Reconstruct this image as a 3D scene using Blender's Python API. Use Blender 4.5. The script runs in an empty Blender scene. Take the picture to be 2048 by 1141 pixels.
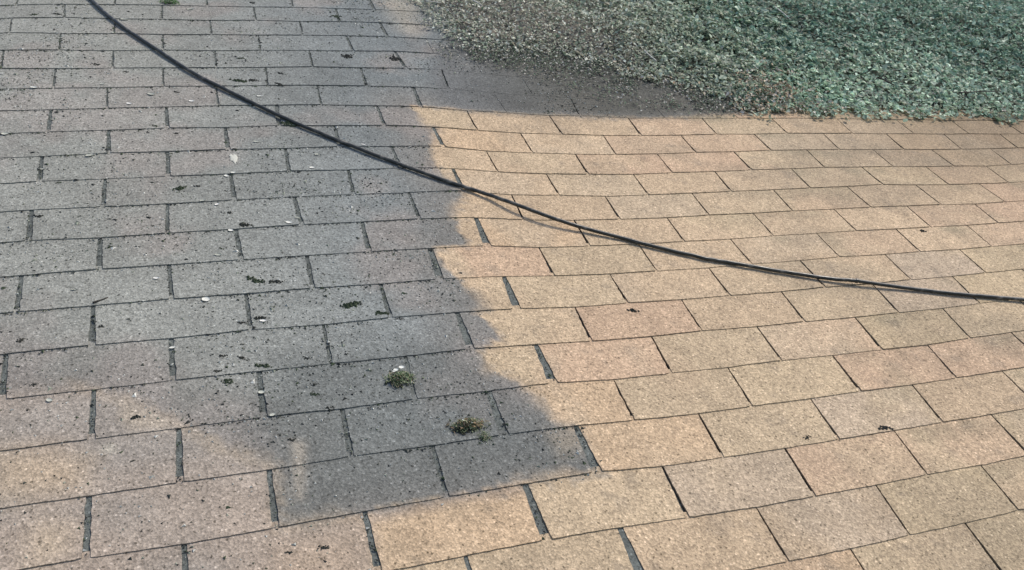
import bpy, math, random
import numpy as np
from mathutils import Matrix, Vector

random.seed(7)
rng = np.random.default_rng(11)
scene = bpy.context.scene
COL = scene.collection

# ---------------------------------------------------------------- roof frame, camera, sky, sun, exposure
# roof frame: x = along the courses, y = up the slope, z = out of the roof; v = -y
PITCH = math.radians(20)
ROOF = Matrix.Translation((0, 0, 3.0)) @ Matrix.Rotation(PITCH, 4, 'X')
CAM = {'f': 1.7239, 'R': [[0.933097, -0.309068, 0.18387], [-0.04896, -0.615694, -0.786463], [0.356278, 0.724844, -0.589634]], 'C': [-0.89502, -2.60277, 1.26594]}
cam_data = bpy.data.cameras.new('camera')
camera = bpy.data.objects.new('camera', cam_data)
COL.objects.link(camera)
Rm = CAM['R']
rot = Matrix(((Rm[0][0], -Rm[1][0], -Rm[2][0]), (Rm[0][1], -Rm[1][1], -Rm[2][1]), (Rm[0][2], -Rm[1][2], -Rm[2][2]))).to_4x4()
camera.matrix_world = ROOF @ Matrix.Translation(CAM['C']) @ rot
cam_data.sensor_width = 36.0
cam_data.lens = CAM['f'] * 1000 / 2048 * 36.0
cam_data.clip_start = 0.05
cam_data.clip_end = 2000
scene.camera = camera

sun_dir = (ROOF.to_3x3() @ Vector((0.50, 0.42, 0.74))).normalized()      # towards the sun
elev = math.asin(sun_dir.z)
azim = math.atan2(sun_dir.x, sun_dir.y)
world = bpy.data.worlds.new('World')
scene.world = world
world.use_nodes = True
wn = world.node_tree.nodes
sky = wn.new('ShaderNodeTexSky')
sky.sky_type = 'NISHITA'
sky.sun_disc = False
sky.sun_elevation = elev
sky.sun_rotation = azim
sky.dust_density = 3.0
wn['Background'].inputs['Strength'].default_value = 0.15
world.node_tree.links.new(sky.outputs[0], wn['Background'].inputs['Color'])
sl = bpy.data.lights.new('sun', 'SUN')
sl.energy = 2.2
sl.angle = math.radians(1.2)
sl.color = (1.0, 0.93, 0.82)
sun = bpy.data.objects.new('sun', sl)
COL.objects.link(sun)
sun.rotation_euler = sun_dir.to_track_quat('Z', 'Y').to_euler()
scene.view_settings.view_transform = 'Standard'
scene.view_settings.look = 'None'
scene.view_settings.exposure = 0.35
scene.view_settings.gamma = 1.0

# ---------------------------------------------------------------- measured layout (metres on the roof: u across, v down the slope)
BUMP = [(0.004825, 0, 2), (-0.029953, 0, 3), (-0.012969, 0, 4), (0.022334, 1, 1), (0.002242, 1, 2), (-0.024461, 1, 3), (-0.003407, 2, 0), (0.008358, 2, 1), (0.003663, 2, 2), (0.043417, 3, 0), (0.008085, 3, 1), (-0.017793, 4, 0)]
SLOTS = [
    (-6, -1.5, None, (-0.4591, -0.6388)), (-6, -2.5, None, (-0.7631, -0.6231)), (-5, -4.0, (-1.2289, -0.6386), (-1.2231, -0.523)),
    (-5, -3.0, (-0.9146, -0.6236), (-0.9175, -0.4957)), (-5, -2.0, (-0.6014, -0.6215), (-0.6045, -0.5063)), (-5, -1.0, (-0.2987, -0.639), (-0.3046, -0.5222)),
    (-4, -4.5, (-1.3812, -0.53), (-1.3754, -0.4088)), (-4, -3.5, (-1.0653, -0.4965), (-1.0667, -0.3773)), (-4, -2.5, (-0.7602, -0.4884), (-0.7622, -0.3762)),
    (-4, -1.5, (-0.4501, -0.503), (-0.4554, -0.3907)), (-3, -4.0, (-1.2244, -0.3778), (-1.2216, -0.2565)), (-3, -3.0, (-0.9157, -0.3636), (-0.9184, -0.2544)),
    (-3, -2.0, (-0.6073, -0.3755), (-0.6122, -0.2602)), (-2, -4.5, (-1.3778, -0.2685), (-1.371, -0.1414)), (-2, -3.5, (-1.0656, -0.2397), (-1.0653, -0.1204)),
    (-2, -2.5, (-0.7581, -0.2429), (-0.7609, -0.1205)), (-2, -1.5, (-0.4492, -0.2681), (-0.4533, -0.1477)), (-2, -0.5, (-0.1434, -0.2936), (-0.1329, -0.1577)),
    (-1, -4.0, (-1.2234, -0.1204), (-1.2196, 0.0029)), (-1, -3.0, (-0.9195, -0.1145), (-0.9205, 0.004)), (-1, -2.0, (-0.6072, -0.1295), (-0.6133, -0.004)),
    (-1, -1.0, (-0.2913, -0.1447), (-0.2968, -0.0177)), (-1, 0.0, (-0.0008, -0.1707), (-0.0125, -0.0232)), (0, -3.5, (-1.0757, 0.0126), (-1.0729, 0.1357)),
    (0, -2.5, (-0.7686, 0.0026), (-0.7699, 0.1267)), (0, -1.5, (-0.4584, -0.0113), (-0.463, 0.1136)), (0, -0.5, (-0.1365, -0.0203), (-0.1431, 0.113)),
    (0, 1.5, (0.4338, 0.0162), (0.4178, 0.1388)), (1, -4.0, (-1.2182, 0.1367), (-1.2162, 0.2571)), (1, -3.0, (-0.9145, 0.1403), (-0.914, 0.2573)),
    (1, -2.0, (-0.6005, 0.1276), (-0.6058, 0.2443)), (1, -1.0, (-0.2867, 0.1206), (-0.2887, 0.2402)), (1, 0.0, (0.0109, 0.1394), (0.0093, 0.2589)),
    (1, 1.0, (0.3024, 0.1548), (0.3014, 0.2724)), (1, 2.0, (0.6066, 0.1589), (0.5991, 0.2738)), (1, 3.0, (0.9154, 0.1476), (0.9131, 0.2576)),
    (1, 4.0, (1.229, 0.1425), (1.2251, 0.2464)), (1, 5.0, (1.5389, 0.1422), (1.5297, 0.2464)), (1, 6.0, (1.8346, 0.1462), (1.8306, 0.2504)),
    (1, 7.0, (2.1314, 0.1455), (2.1231, 0.2474)), (1, 8.0, (2.4506, 0.1253), (2.4349, 0.2382)), (2, -3.5, (-1.0651, 0.2655), (-1.0633, 0.3815)),
    (2, -2.5, (-0.7581, 0.2644), (-0.7591, 0.3816)), (2, -1.5, (-0.4421, 0.2525), (-0.4488, 0.3684)), (2, -0.5, (-0.1321, 0.247), (-0.1307, 0.3531)),
    (2, 0.5, (0.1549, 0.2775), (0.154, 0.3955)), (2, 1.5, (0.4543, 0.2823), (0.4459, 0.4015)), (2, 2.5, (0.7614, 0.2718), (0.7589, 0.3835)),
    (2, 3.5, (1.0772, 0.2621), (1.0755, 0.369)), (2, 4.5, (1.3917, 0.2527), (1.3796, 0.3683)), (2, 5.5, (1.6915, 0.2572), (1.6792, 0.3725)),
    (2, 6.5, (1.9854, 0.2594), (1.9663, 0.3747)), (2, 7.5, (2.3014, 0.2523), (2.2761, 0.3657)), (3, -4.0, (-1.2222, 0.3883), (-1.2184, 0.5015)),
    (3, -3.0, (-0.9165, 0.3906), (-0.9168, 0.5111)), (3, -2.0, (-0.6034, 0.3867), (-0.607, 0.4992)), (3, -1.0, (-0.2923, 0.3725), (-0.2913, 0.4871)),
    (3, 0.0, (0.0016, 0.3943), (0.0009, 0.5128)), (3, 1.0, (0.3009, 0.4044), (0.2945, 0.5232)), (3, 2.0, (0.6045, 0.3977), (0.6002, 0.5146)),
    (3, 3.0, (0.9173, 0.3836), (0.915, 0.5019)), (3, 4.0, (1.2341, 0.3733), (1.2248, 0.4943)), (3, 5.0, (1.5345, 0.3787), (1.5278, 0.4976)),
    (3, 6.0, (1.8148, 0.3816), (1.8101, 0.5061)), (3, 7.0, (2.1233, 0.3781), (2.1056, 0.5025)), (4, -3.5, (-1.0681, 0.5139), (-1.0681, 0.6369)),
    (4, -2.5, (-0.7609, 0.5116), (-0.7601, 0.636)), (4, -1.5, (-0.4443, 0.5045), (-0.451, 0.6236)), (4, -0.5, (-0.1346, 0.4901), (-0.1358, 0.6051)),
    (4, 0.5, (0.1551, 0.5252), (0.1518, 0.6362)), (4, 1.5, (0.4548, 0.5281), (0.4493, 0.6421)), (4, 2.5, (0.7661, 0.5136), (0.7574, 0.6317)),
    (4, 3.5, (1.0824, 0.5036), (1.0739, 0.6239)), (4, 4.5, (1.3893, 0.502), (1.3866, 0.6079)), (4, 5.5, (1.678, 0.5075), (1.6698, 0.6358)),
    (4, 6.5, (1.9687, 0.5188), (1.9554, 0.638)), (5, -4.0, (-1.226, 0.6321), (-1.2216, 0.7511)), (5, -3.0, (-0.9212, 0.6436), (-0.9235, 0.7671)),
    (5, -2.0, (-0.6097, 0.6293), (-0.6064, 0.7583)), (5, -1.0, (-0.2966, 0.6229), (-0.2974, 0.7494)), (5, 0.0, (0.0044, 0.6383), (-0.0034, 0.7668)),
    (5, 1.0, (0.301, 0.6528), (0.294, 0.7735)), (5, 2.0, (0.6097, 0.6405), (0.6015, 0.7621)), (5, 3.0, (0.9251, 0.6302), (0.9143, 0.7563)),
    (6, -3.5, (-1.0712, 0.7742), (-1.0685, 0.8877)), (6, -2.5, (-0.7666, 0.7674), (-0.764, 0.8902)), (6, -1.5, (-0.4524, 0.7577), (-0.4587, 0.8847)),
    (6, -0.5, (-0.1378, 0.7471), (-0.1451, 0.8767)), (6, 0.5, (0.1497, 0.7751), (0.1451, 0.8954)), (6, 1.5, (0.4532, 0.7738), (0.4461, 0.8907)),
    (6, 2.5, (0.7637, 0.7654), (0.7601, 0.8821)), (6, 3.5, (1.0783, 0.7593), (1.0726, 0.878)), (6, 4.5, (1.3784, 0.7628), (1.3685, 0.8845)),
    (6, 5.5, (1.6705, 0.7716), (1.6547, 0.8881)), (7, -4.0, (-1.2249, 0.8889), (-1.2224, 1.006)), (7, -3.0, (-0.9224, 0.8939), (-0.9194, 1.0156)),
    (7, -2.0, (-0.6114, 0.8914), (-0.6143, 1.0147)), (7, -1.0, (-0.3003, 0.8848), (-0.3072, 1.0088)), (7, 0.0, (-0.0034, 0.9028), (-0.007, 1.0207)),
    (7, 1.0, (0.2975, 0.8982), (0.2932, 1.0228)), (7, 2.0, (0.6051, 0.8939), (0.603, 1.012)), (7, 3.0, (0.9206, 0.8848), (0.9149, 1.0033)),
    (7, 4.0, (1.2288, 0.8863), (1.2185, 1.0077)), (7, 5.0, (1.5215, 0.8918), (1.5069, 1.0133)), (8, -3.5, (-1.0766, 1.0162), (-1.0734, 1.1413)),
    (8, -2.5, (-0.7633, 1.0225), (-0.7639, 1.1392)), (8, -1.5, (-0.4554, 1.0187), (-0.4576, 1.138)), (8, -0.5, (-0.1406, 1.0117), (-0.1484, 1.1378)),
    (8, 0.5, (0.1522, 1.0269), (0.1491, 1.142)), (8, 1.5, (0.4587, 1.0227), (0.4553, 1.1414)), (8, 2.5, (0.7723, 1.0143), (0.7688, 1.137)),
    (8, 3.5, (1.0838, 1.0136), (1.0758, 1.1337)), (8, 4.5, (1.3744, 1.0172), (1.3624, 1.1365)), (9, -4.0, (-1.2295, 1.1377), (-1.2229, 1.2615)),
    (9, -3.0, (-0.924, 1.1488), (-0.9218, 1.2697)), (9, -2.0, (-0.6089, 1.1496), (-0.6124, 1.2696)), (9, -1.0, (-0.2977, 1.1399), (-0.3017, 1.2614)),
    (9, 0.0, (0.002, 1.1504), (-0.0056, 1.2724)), (9, 1.0, (0.3061, 1.1471), (0.2993, 1.2646)), (9, 2.0, (0.6211, 1.1453), (0.6121, 1.267)),
    (9, 3.0, (0.9343, 1.1417), (0.9235, 1.269)), (9, 4.0, (1.2324, 1.1416), (1.2165, 1.2689)), (10, -3.5, (-1.0654, 1.2704), (-1.0651, 1.3951)),
    (10, -2.5, (-0.7585, 1.2728), (-0.7605, 1.3972)), (10, -1.5, (-0.4521, 1.2703), (-0.459, 1.3971)), (10, -0.5, (-0.1442, 1.2685), (-0.1483, 1.3906)),
    (10, 0.5, (0.1556, 1.2753), (0.1463, 1.3988)), (10, 1.5, (0.4631, 1.2726), (0.4553, 1.3959)), (10, 2.5, (0.7756, 1.2722), (0.7649, 1.3986)),
    (10, 3.5, (1.0798, 1.2755), (1.0636, 1.3943)), (11, -3.0, (-0.916, 1.3998), (-0.9165, 1.5271)), (11, -2.0, (-0.6101, 1.4063), (-0.6138, 1.521)),
    (11, -1.0, (-0.2986, 1.4018), (-0.3028, 1.5191)), (11, 0.0, (-0.0033, 1.405), (-0.0083, 1.5245)), (11, 1.0, (0.3009, 1.4033), (0.2929, 1.5248)),
    (11, 2.0, (0.6099, 1.3998), (0.6027, 1.5231)), (11, 3.0, (0.9145, 1.4047), (0.9032, 1.5215)), (12, -3.5, (-1.064, 1.5271), (-1.0629, 1.6487)),
    (12, -2.5, (-0.7642, 1.5299), (-0.7655, 1.6567)), (12, -1.5, (-0.4533, 1.5255), (-0.4573, 1.6473)), (12, -0.5, (-0.1437, 1.5199), (-0.1448, 1.6373)),
    (12, 0.5, (0.1514, 1.5298), (0.1458, 1.6486)), (12, 1.5, (0.4562, 1.5272), (0.4501, 1.6471)), (12, 2.5, (0.7615, 1.5268), (0.753, 1.6436)),
    (13, -3.0, (-0.9138, 1.6596), None), (13, -1.0, (-0.2997, 1.6449), (-0.3001, 1.7716)), (13, 0.0, (-0.0004, 1.6522), (-0.0043, 1.7753)),
    (13, 1.0, (0.3039, 1.6505), (0.2985, 1.7765)), (13, 2.0, (0.6081, 1.6471), (0.6016, 1.7728)), (14, 0.5, (0.1528, 1.7808), (0.1531, 1.8993)),
    (14, 1.5, (0.4594, 1.7783), (0.453, 1.896)), (14, 2.5, (0.758, 1.7776), (0.7569, 1.891)),
]
HOSE = [(-1.2072, -0.8319, 0.009), (-1.1452, -0.6611, 0.009), (-1.0617, -0.4569, 0.009), (-0.9255, -0.2189, 0.009), (-0.8232, -0.0568, 0.009), (-0.6842, 0.1084, 0.009), (-0.6078, 0.1943, 0.009), (-0.4963, 0.3035, 0.009), (-0.4185, 0.375, 0.009), (-0.2921, 0.4811, 0.009), (-0.1923, 0.5603, 0.009), (-0.1375, 0.6008, 0.009), (-0.0679, 0.658, 0.013), (-0.0025, 0.7288, 0.023), (0.0784, 0.791, 0.021), (0.1672, 0.8346, 0.013), (0.2996, 0.9014, 0.009), (0.4497, 0.9805, 0.009), (0.5164, 1.0068, 0.009), (0.6547, 1.0608, 0.009), (0.7936, 1.1132, 0.012), (0.8738, 1.1396, 0.015), (1.0404, 1.1861, 0.009), (1.1893, 1.2332, 0.009), (1.3713, 1.2797, 0.009), (1.5298, 1.3202, 0.009), (1.775, 1.374, 0.009)]
PETALS = [(-0.9553, 0.0591, 0.0152), (-0.6447, 0.0711, 0.0134), (-1.1084, 0.3937, 0.0158), (-0.6797, 0.3449, 0.0124), (-0.7547, 0.5069, 0.0103), (-0.7722, 0.521, 0.0088), (-1.3207, 0.2572, 0.0134), (-1.272, -0.0012, 0.0132), (-0.8216, -0.5859, 0.0168), (-1.0366, -0.4918, 0.0172), (-1.0899, -0.0095, 0.0096), (-0.5431, 0.4883, 0.0109), (-1.2161, 0.45, 0.007), (-1.3641, -0.1051, 0.0094), (-0.8443, 0.1047, 0.0112), (-1.0157, 0.1156, 0.0107), (-1.0683, -0.3789, 0.0091), (-0.8373, 0.6361, 0.0108), (-0.804, 0.6547, 0.0084), (-0.7788, 0.7712, 0.0105), (-0.6133, 0.7292, 0.0112), (-0.6371, 0.75, 0.0122), (-0.8143, 0.87, 0.0123), (-0.9502, 0.9402, 0.0094), (-0.8489, 1.029, 0.0126), (-0.9215, 1.1756, 0.0087), (-0.7353, 1.1188, 0.0105), (-1.1162, 0.9553, 0.0071), (-0.759, 1.3328, 0.0096), (-1.1418, 1.283, 0.0062), (-0.7445, 1.3977, 0.0065), (-0.3756, 0.362, 0.0105), (-0.5191, 0.4159, 0.0098), (-0.1485, -0.536, 0.0118)]
DARK = [(-1.3143, -0.5491, 0.0199), (-1.2412, -0.5445, 0.0185), (-1.111, -0.1461, 0.0155), (-0.6954, -0.0303, 0.0272), (-0.6555, -0.035, 0.0215), (-0.5764, -0.011, 0.0218), (-0.886, 0.0444, 0.0127), (-0.948, 0.2474, 0.0131), (-0.5769, 0.2395, 0.032), (-0.847, 0.5652, 0.011), (-0.8911, 0.5738, 0.0218), (-1.1739, 0.5167, 0.0103), (-0.5632, -0.0879, 0.0143), (-0.6796, -0.1941, 0.0142), (-0.3244, -0.2321, 0.0282), (-1.0251, -0.0931, 0.0099), (-0.3099, -0.5635, 0.0228), (-0.604, -0.6638, 0.0163), (-1.2074, 0.6592, 0.0153), (-0.7413, 0.753, 0.0238), (-0.7775, 0.6929, 0.0108), (-0.8052, 0.8431, 0.0102), (-1.1823, 0.9402, 0.007), (-0.7383, 0.9736, 0.0244), (-0.6959, 0.9847, 0.0223), (-0.7377, 1.1074, 0.0168), (-0.7764, 1.1188, 0.0145), (-1.059, 1.086, 0.0107), (-1.2041, 1.1017, 0.0159), (-0.8248, 1.2161, 0.0118), (-0.7885, 1.2278, 0.0119), (-0.6576, 1.2489, 0.0103), (-0.7471, 1.2598, 0.0198), (-0.8209, 1.2901, 0.0153), (-0.8358, 1.2603, 0.0116), (-0.4764, 1.1235, 0.0227), (-1.0489, 0.8077, 0.0118), (-0.99, 1.3573, 0.016), (-1.1702, 1.2351, 0.0107), (-0.6304, 1.3965, 0.0215), (-0.7155, 1.4646, 0.0111), (-0.6916, 1.7107, 0.0109), (-0.75, 1.708, 0.009), (-0.6598, 1.3544, 0.0128), (-0.654, 1.3269, 0.0099), (-0.8688, 1.3976, 0.0081), (-0.9939, 1.4625, 0.0067), (0.1508, 1.1749, 0.019), (0.5867, 1.6387, 0.0235), (0.3737, 1.6325, 0.0136), (1.3206, 0.905, 0.0172), (-0.891, 0.2891, 0.0119), (-0.7404, 0.3821, 0.0107), (-0.5402, 1.0862, 0.0271), (-0.1559, -0.2258, 0.0332), (-0.4368, 1.1474, 0.0068)]
MOSS = [(-0.4787, 1.3395, 0.0609), (-0.3715, 1.4875, 0.0679), (-0.3454, 1.5183, 0.0248), (-0.8888, -0.645, 0.0436)]
SPLAT = [(-0.7475, 0.4342), (-1.034, 1.4265)]
TWIGS = [[(0.1872, -0.7228), (0.2533, -0.5566)], [(0.0574, -0.6624), (0.1186, -0.6597)], [(0.9737, -0.8815), (1.0706, -0.7146)], [(0.8623, -0.2918), (0.8699, -0.1909)], [(1.7301, -0.713), (1.724, -0.5592)], [(0.5724, -0.7222), (0.537, -0.6061)], [(-1.0772, 1.0096), (-1.0481, 0.9941)], [(1.8917, -0.0949), (1.9254, -0.0325)], [(2.2631, 0.0003), (2.5429, -0.0402)]]
POLY = {
    'dirty': [(0.2888, -1.1456), (2.1657, -0.6627), (2.1788, -0.267), (1.3072, 0.0753), (1.0138, 0.1093), (0.6981, 0.1449), (0.4581, 0.1475), (0.1981, 0.1395), (0.0141, 0.1291), (-0.0768, 0.114), (-0.1745, 0.1128), (-0.1638, 0.1812), (-0.1636, 0.2356), (-0.1287, 0.2531), (-0.1453, 0.3065), (-0.1737, 0.3822), (-0.1836, 0.4346), (-0.1783, 0.5104), (-0.1677, 0.5568), (-0.1394, 0.6182), (-0.1467, 0.6441), (-0.1795, 0.694), (-0.1997, 0.7472), (-0.1883, 0.7573), (-0.2056, 0.7898), (-0.1985, 0.8295), (-0.1908, 0.8752), (-0.2894, 0.8802), (-0.2911, 0.8975), (-0.2849, 0.9551), (-0.2703, 0.9933), (-0.262, 1.0101), (-0.2435, 1.0495), (-0.2305, 1.0799), (-0.2296, 1.1068), (-0.2261, 1.1371), (-0.245, 1.1499), (-0.2306, 1.1965), (-0.226, 1.2406), (-0.2768, 1.2651), (-0.278, 1.2929), (-0.2816, 1.3356), (-0.2561, 1.3546), (-0.2313, 1.3749), (-0.2142, 1.4001), (-0.2012, 1.423), (-0.189, 1.46), (-0.1842, 1.509), (-0.1358, 1.526), (-0.1446, 1.6369), (-0.2869, 1.6378), (-0.4507, 1.648), (-0.6065, 1.6559), (-0.6907, 1.6576), (-0.763, 1.6566), (-0.765, 1.5947), (-0.7637, 1.5225), (-0.8541, 1.4565), (-0.9262, 1.3843), (-1.0294, 1.2952), (-1.0998, 1.2475), (-1.2782, 1.2489), (-1.5308, 1.3091), (-1.9698, 1.0057), (-2.8749, -1.4121), (0.0145, -2.1427)],
    'brown': [(-1.5914, 1.0476), (-1.2421, 1.119), (-1.0998, 1.2475), (-1.0294, 1.2952), (-0.9262, 1.3843), (-0.8543, 1.4601), (-0.7637, 1.5225), (-0.765, 1.5947), (-0.763, 1.6566), (-0.6065, 1.6559), (-0.6078, 1.7103), (-0.6169, 1.8241), (-0.9694, 1.9758), (-1.6828, 1.7859), (-1.9698, 1.0057)],
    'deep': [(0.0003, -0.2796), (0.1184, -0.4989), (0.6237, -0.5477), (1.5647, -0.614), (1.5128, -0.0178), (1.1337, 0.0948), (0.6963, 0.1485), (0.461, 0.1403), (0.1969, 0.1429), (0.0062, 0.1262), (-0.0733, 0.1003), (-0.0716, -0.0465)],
    'deep2': [(-0.7132, 1.2423), (-0.3437, 1.2437), (-0.2609, 1.3586), (-0.197, 1.5071), (-0.1485, 1.6274), (-0.4478, 1.6371), (-0.6336, 1.6311), (-0.7492, 1.646), (-0.7581, 1.5283), (-0.807, 1.4217), (-0.7419, 1.3258)],
    'band': [(-0.6018, 1.6546), (-0.4499, 1.6447), (-0.3031, 1.6399), (-0.3054, 1.662), (-0.4555, 1.6664), (-0.6043, 1.6777)],
    'streak': [(-0.7152, 1.4697), (-0.6942, 1.4734), (-0.7131, 1.6049), (-0.7251, 1.6026)],
    'warm1': [(-1.23, 1.383), (-1.1488, 1.4017), (-1.0653, 1.449), (-1.079, 1.5019), (-1.1557, 1.511), (-1.2314, 1.5032)],
    'warm2': [(-1.1362, 1.5668), (-1.09, 1.5876), (-1.0948, 1.6348), (-1.1441, 1.6517), (-1.1489, 1.5933)],
    'warm3': [(-0.7634, 1.6988), (-0.6236, 1.6761), (-0.6189, 1.7686), (-0.6135, 1.8065), (-0.787, 1.7695)],
    'warm4': [(-1.0186, 1.3107), (-0.9306, 1.386), (-0.9397, 1.3993), (-0.9984, 1.3877), (-1.0178, 1.3562)],
    'warm5': [(-0.2119, 1.5323), (-0.1417, 1.5265), (-0.1417, 1.5833), (-0.2065, 1.5925)],
    'warm6': [(-0.0944, -0.9685), (0.1158, -0.9972), (0.0387, -0.6697), (-0.0342, -0.44), (-0.0837, -0.4775), (-0.0958, -0.7023)],
    'patch10': [(-0.2857, 1.2673), (-0.234, 1.2735), (-0.1282, 1.269), (-0.2038, 1.397), (-0.2474, 1.3526), (-0.2784, 1.3329)],
    'cover': [(0.0533, -1.1097), (0.0343, -0.7402), (0.0771, -0.4946), (0.1393, -0.3537), (0.5237, -0.3359), (0.7201, -0.1814), (0.9846, -0.0859), (1.0766, -0.0037), (1.166, 0.0787), (1.2972, 0.0911), (1.6236, 0.1091), (2.0071, 0.1171), (2.6249, 0.111), (6.9, 0.25), (6.9, -3.5), (-0.4, -3.5)],
    'mint': [(1.2177, -0.0086), (1.6, -0.2289), (2.2909, -0.4116), (2.9576, -0.2139), (6.9, -0.3), (6.9, 0.3), (2.6249, 0.111), (1.2724, 0.1303)],
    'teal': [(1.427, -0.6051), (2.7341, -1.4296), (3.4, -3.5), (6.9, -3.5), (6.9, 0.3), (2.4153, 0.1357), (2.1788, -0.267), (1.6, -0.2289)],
    'litter': [(1.2294, -0.0687), (1.394, -0.0627), (1.4739, 0.0036), (1.4525, 0.0722), (1.2972, 0.0911), (1.1429, 0.0793)],
    'sparse': [(0.0194, -0.3418), (0.5521, -0.413), (0.8481, -0.2704), (1.1688, -0.0862), (1.166, 0.0787), (0.919, 0.1231), (0.5423, 0.0393), (0.3624, -0.117), (0.052, -0.245)],
}
TAB, EXPO = 0.3048, 0.127


# ---------------------------------------------------------------- helpers
def zf(u, v):
    """Gentle undulation of the old roof deck."""
    uu = np.clip(u, -1.5, 2.7) / 1.5
    vv = (np.clip(v, -0.8, 2.1) - 0.9) / 1.2
    return sum(c * uu ** i * vv ** j for c, i, j in BUMP)


_pts, _dsp = [], []
for r, k, t, e in SLOTS:
    if t:
        _pts.append((k * TAB, r * EXPO)); _dsp.append((t[0] - k * TAB, t[1] - r * EXPO))
    if e:
        _pts.append((k * TAB, (r + 1) * EXPO + 0.0005)); _dsp.append((e[0] - k * TAB, e[1] - (r + 1) * EXPO))
_pts = np.array(_pts); _dsp = np.array(_dsp)
_K = np.linalg.norm(_pts[:, None] - _pts[None], axis=2)
_w = np.linalg.solve(-_K + np.eye(len(_K)) * 0.10, _dsp)
_c = np.array([(_pts[:, 0].min() + _pts[:, 0].max()) / 2, (_pts[:, 1].min() + _pts[:, 1].max()) / 2])


def disp(u, v):
    """How far the hand-laid courses wander off the regular grid."""
    u = np.asarray(u, float); v = np.asarray(v, float)
    sh = u.shape
    p = np.stack([u.ravel(), v.ravel()], 1)
    q = np.clip(p, [-1.5, -0.75], [2.7, 2.0])
    out = -np.linalg.norm(q[:, None] - _pts[None], axis=2) @ _w
    far = np.linalg.norm(p - q, axis=1)
    out *= np.exp(-far / 0.5)[:, None]
    return out[:, 0].reshape(sh), out[:, 1].reshape(sh)


def line_v(r, u):
    return r * EXPO + disp(u, np.full_like(np.asarray(u, float), r * EXPO))[1]


def hash2(ix, iy, s):
    n = np.sin(ix * 127.1 + iy * 311.7 + s * 74.7) * 43758.5453
    return n - np.floor(n)


def vnoise(x, y, s=0.0):
    ix, iy = np.floor(x), np.floor(y)
    fx, fy = x - ix, y - iy
    fx = fx * fx * (3 - 2 * fx); fy = fy * fy * (3 - 2 * fy)
    a = hash2(ix, iy, s); b = hash2(ix + 1, iy, s); c = hash2(ix, iy + 1, s); d = hash2(ix + 1, iy + 1, s)
    return (a * (1 - fx) + b * fx) * (1 - fy) + (c * (1 - fx) + d * fx) * fy


def fbm(x, y, s=0.0, o=3):
    t, a, n = 0, 1.0, 0
    for i in range(o):
        t = t + a * vnoise(x * 2 ** i, y * 2 ** i, s + i); n += a; a *= 0.5
    return t / n


def sdist(name, u, v):
    """Signed distance to a patch's outline, positive inside."""
    P = np.array(POLY[name]); Q = np.roll(P, -1, 0)
    u = np.asarray(u, float); v = np.asarray(v, float)
    inside = np.zeros(u.shape, bool)
    dmin = np.full(u.shape, 1e9)
    for (ax, ay), (bx, by) in zip(P, Q):
        ex, ey = bx - ax, by - ay
        L = ex * ex + ey * ey + 1e-12
        t = np.clip(((u - ax) * ex + (v - ay) * ey) / L, 0, 1)
        dmin = np.minimum(dmin, np.hypot(u - ax - t * ex, v - ay - t * ey))
        c = ((ay > v) != (by > v)) & (u < (bx - ax) * (v - ay) / (by - ay + 1e-12) + ax)
        inside ^= c
    return np.where(inside, dmin, -dmin)


def sstep(x, a, b):
    t = np.clip((x - a) / (b - a), 0, 1)
    return t * t * (3 - 2 * t)


def mask(name, u, v, soft=0.012):
    return sstep(sdist(name, u, v), -soft, soft)


def mesh_obj(name, verts, faces, mat, parent=None, colors=None, smooth=False, xf=None):
    me = bpy.data.meshes.new(name)
    me.from_pydata([tuple(p) for p in np.asarray(verts).tolist()], [], faces if isinstance(faces, list) else faces.tolist())
    if colors is not None:
        a = me.color_attributes.new('tint', 'FLOAT_COLOR', 'POINT')
        cc = np.ones((len(verts), 4), np.float32); cc[:, :3] = colors
        a.data.foreach_set('color', cc.ravel())
    if smooth:
        me.polygons.foreach_set('use_smooth', [True] * len(me.polygons))
    me.materials.append(mat)
    me.update()
    o = bpy.data.objects.new(name, me)
    COL.objects.link(o)
    if parent is not None:
        o.parent = parent
    elif xf is not None:
        o.matrix_world = xf
    return o


def tag(o, label=None, cat=None, group=None, kind=None):
    if label: o['label'] = label
    if cat: o['category'] = cat
    if group: o['group'] = group
    if kind: o['kind'] = kind
    return o


def empty(name, xf):
    o = bpy.data.objects.new(name, None)
    COL.objects.link(o)
    o.matrix_world = xf
    return o


# ---------------------------------------------------------------- materials
def new_mat(name, rough=0.9):
    m = bpy.data.materials.new(name); m.use_nodes = True
    nt = m.node_tree
    b = nt.nodes['Principled BSDF']
    b.inputs['Roughness'].default_value = rough
    b.inputs['Specular IOR Level'].default_value = 0.25
    return m, nt, b


def N(nt, t, **kw):
    n = nt.nodes.new(t)
    for k, v in kw.items():
        if k in n.inputs: n.inputs[k].default_value = v
        else: setattr(n, k, v)
    return n


def ramp(nt, src, stops, interp='LINEAR'):
    n = nt.nodes.new('ShaderNodeValToRGB')
    n.color_ramp.interpolation = interp
    el = n.color_ramp.elements
    while len(el) < len(stops): el.new(0.5)
    for e, (p, c) in zip(el, stops):
        e.position = p; e.color = (c, c, c, 1) if not isinstance(c, tuple) else c + (1,)
    nt.links.new(src, n.inputs[0])
    return n.outputs[0]


def mul(nt, a, b, mode='MULTIPLY', fac=1.0):
    n = nt.nodes.new('ShaderNodeMix'); n.data_type = 'RGBA'; n.blend_type = mode
    n.inputs[0].default_value = fac
    nt.links.new(a, n.inputs[6])
    if isinstance(b, tuple): n.inputs[7].default_value = b + (1,)
    else: nt.links.new(b, n.inputs[7])
    return n.outputs[2]


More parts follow.
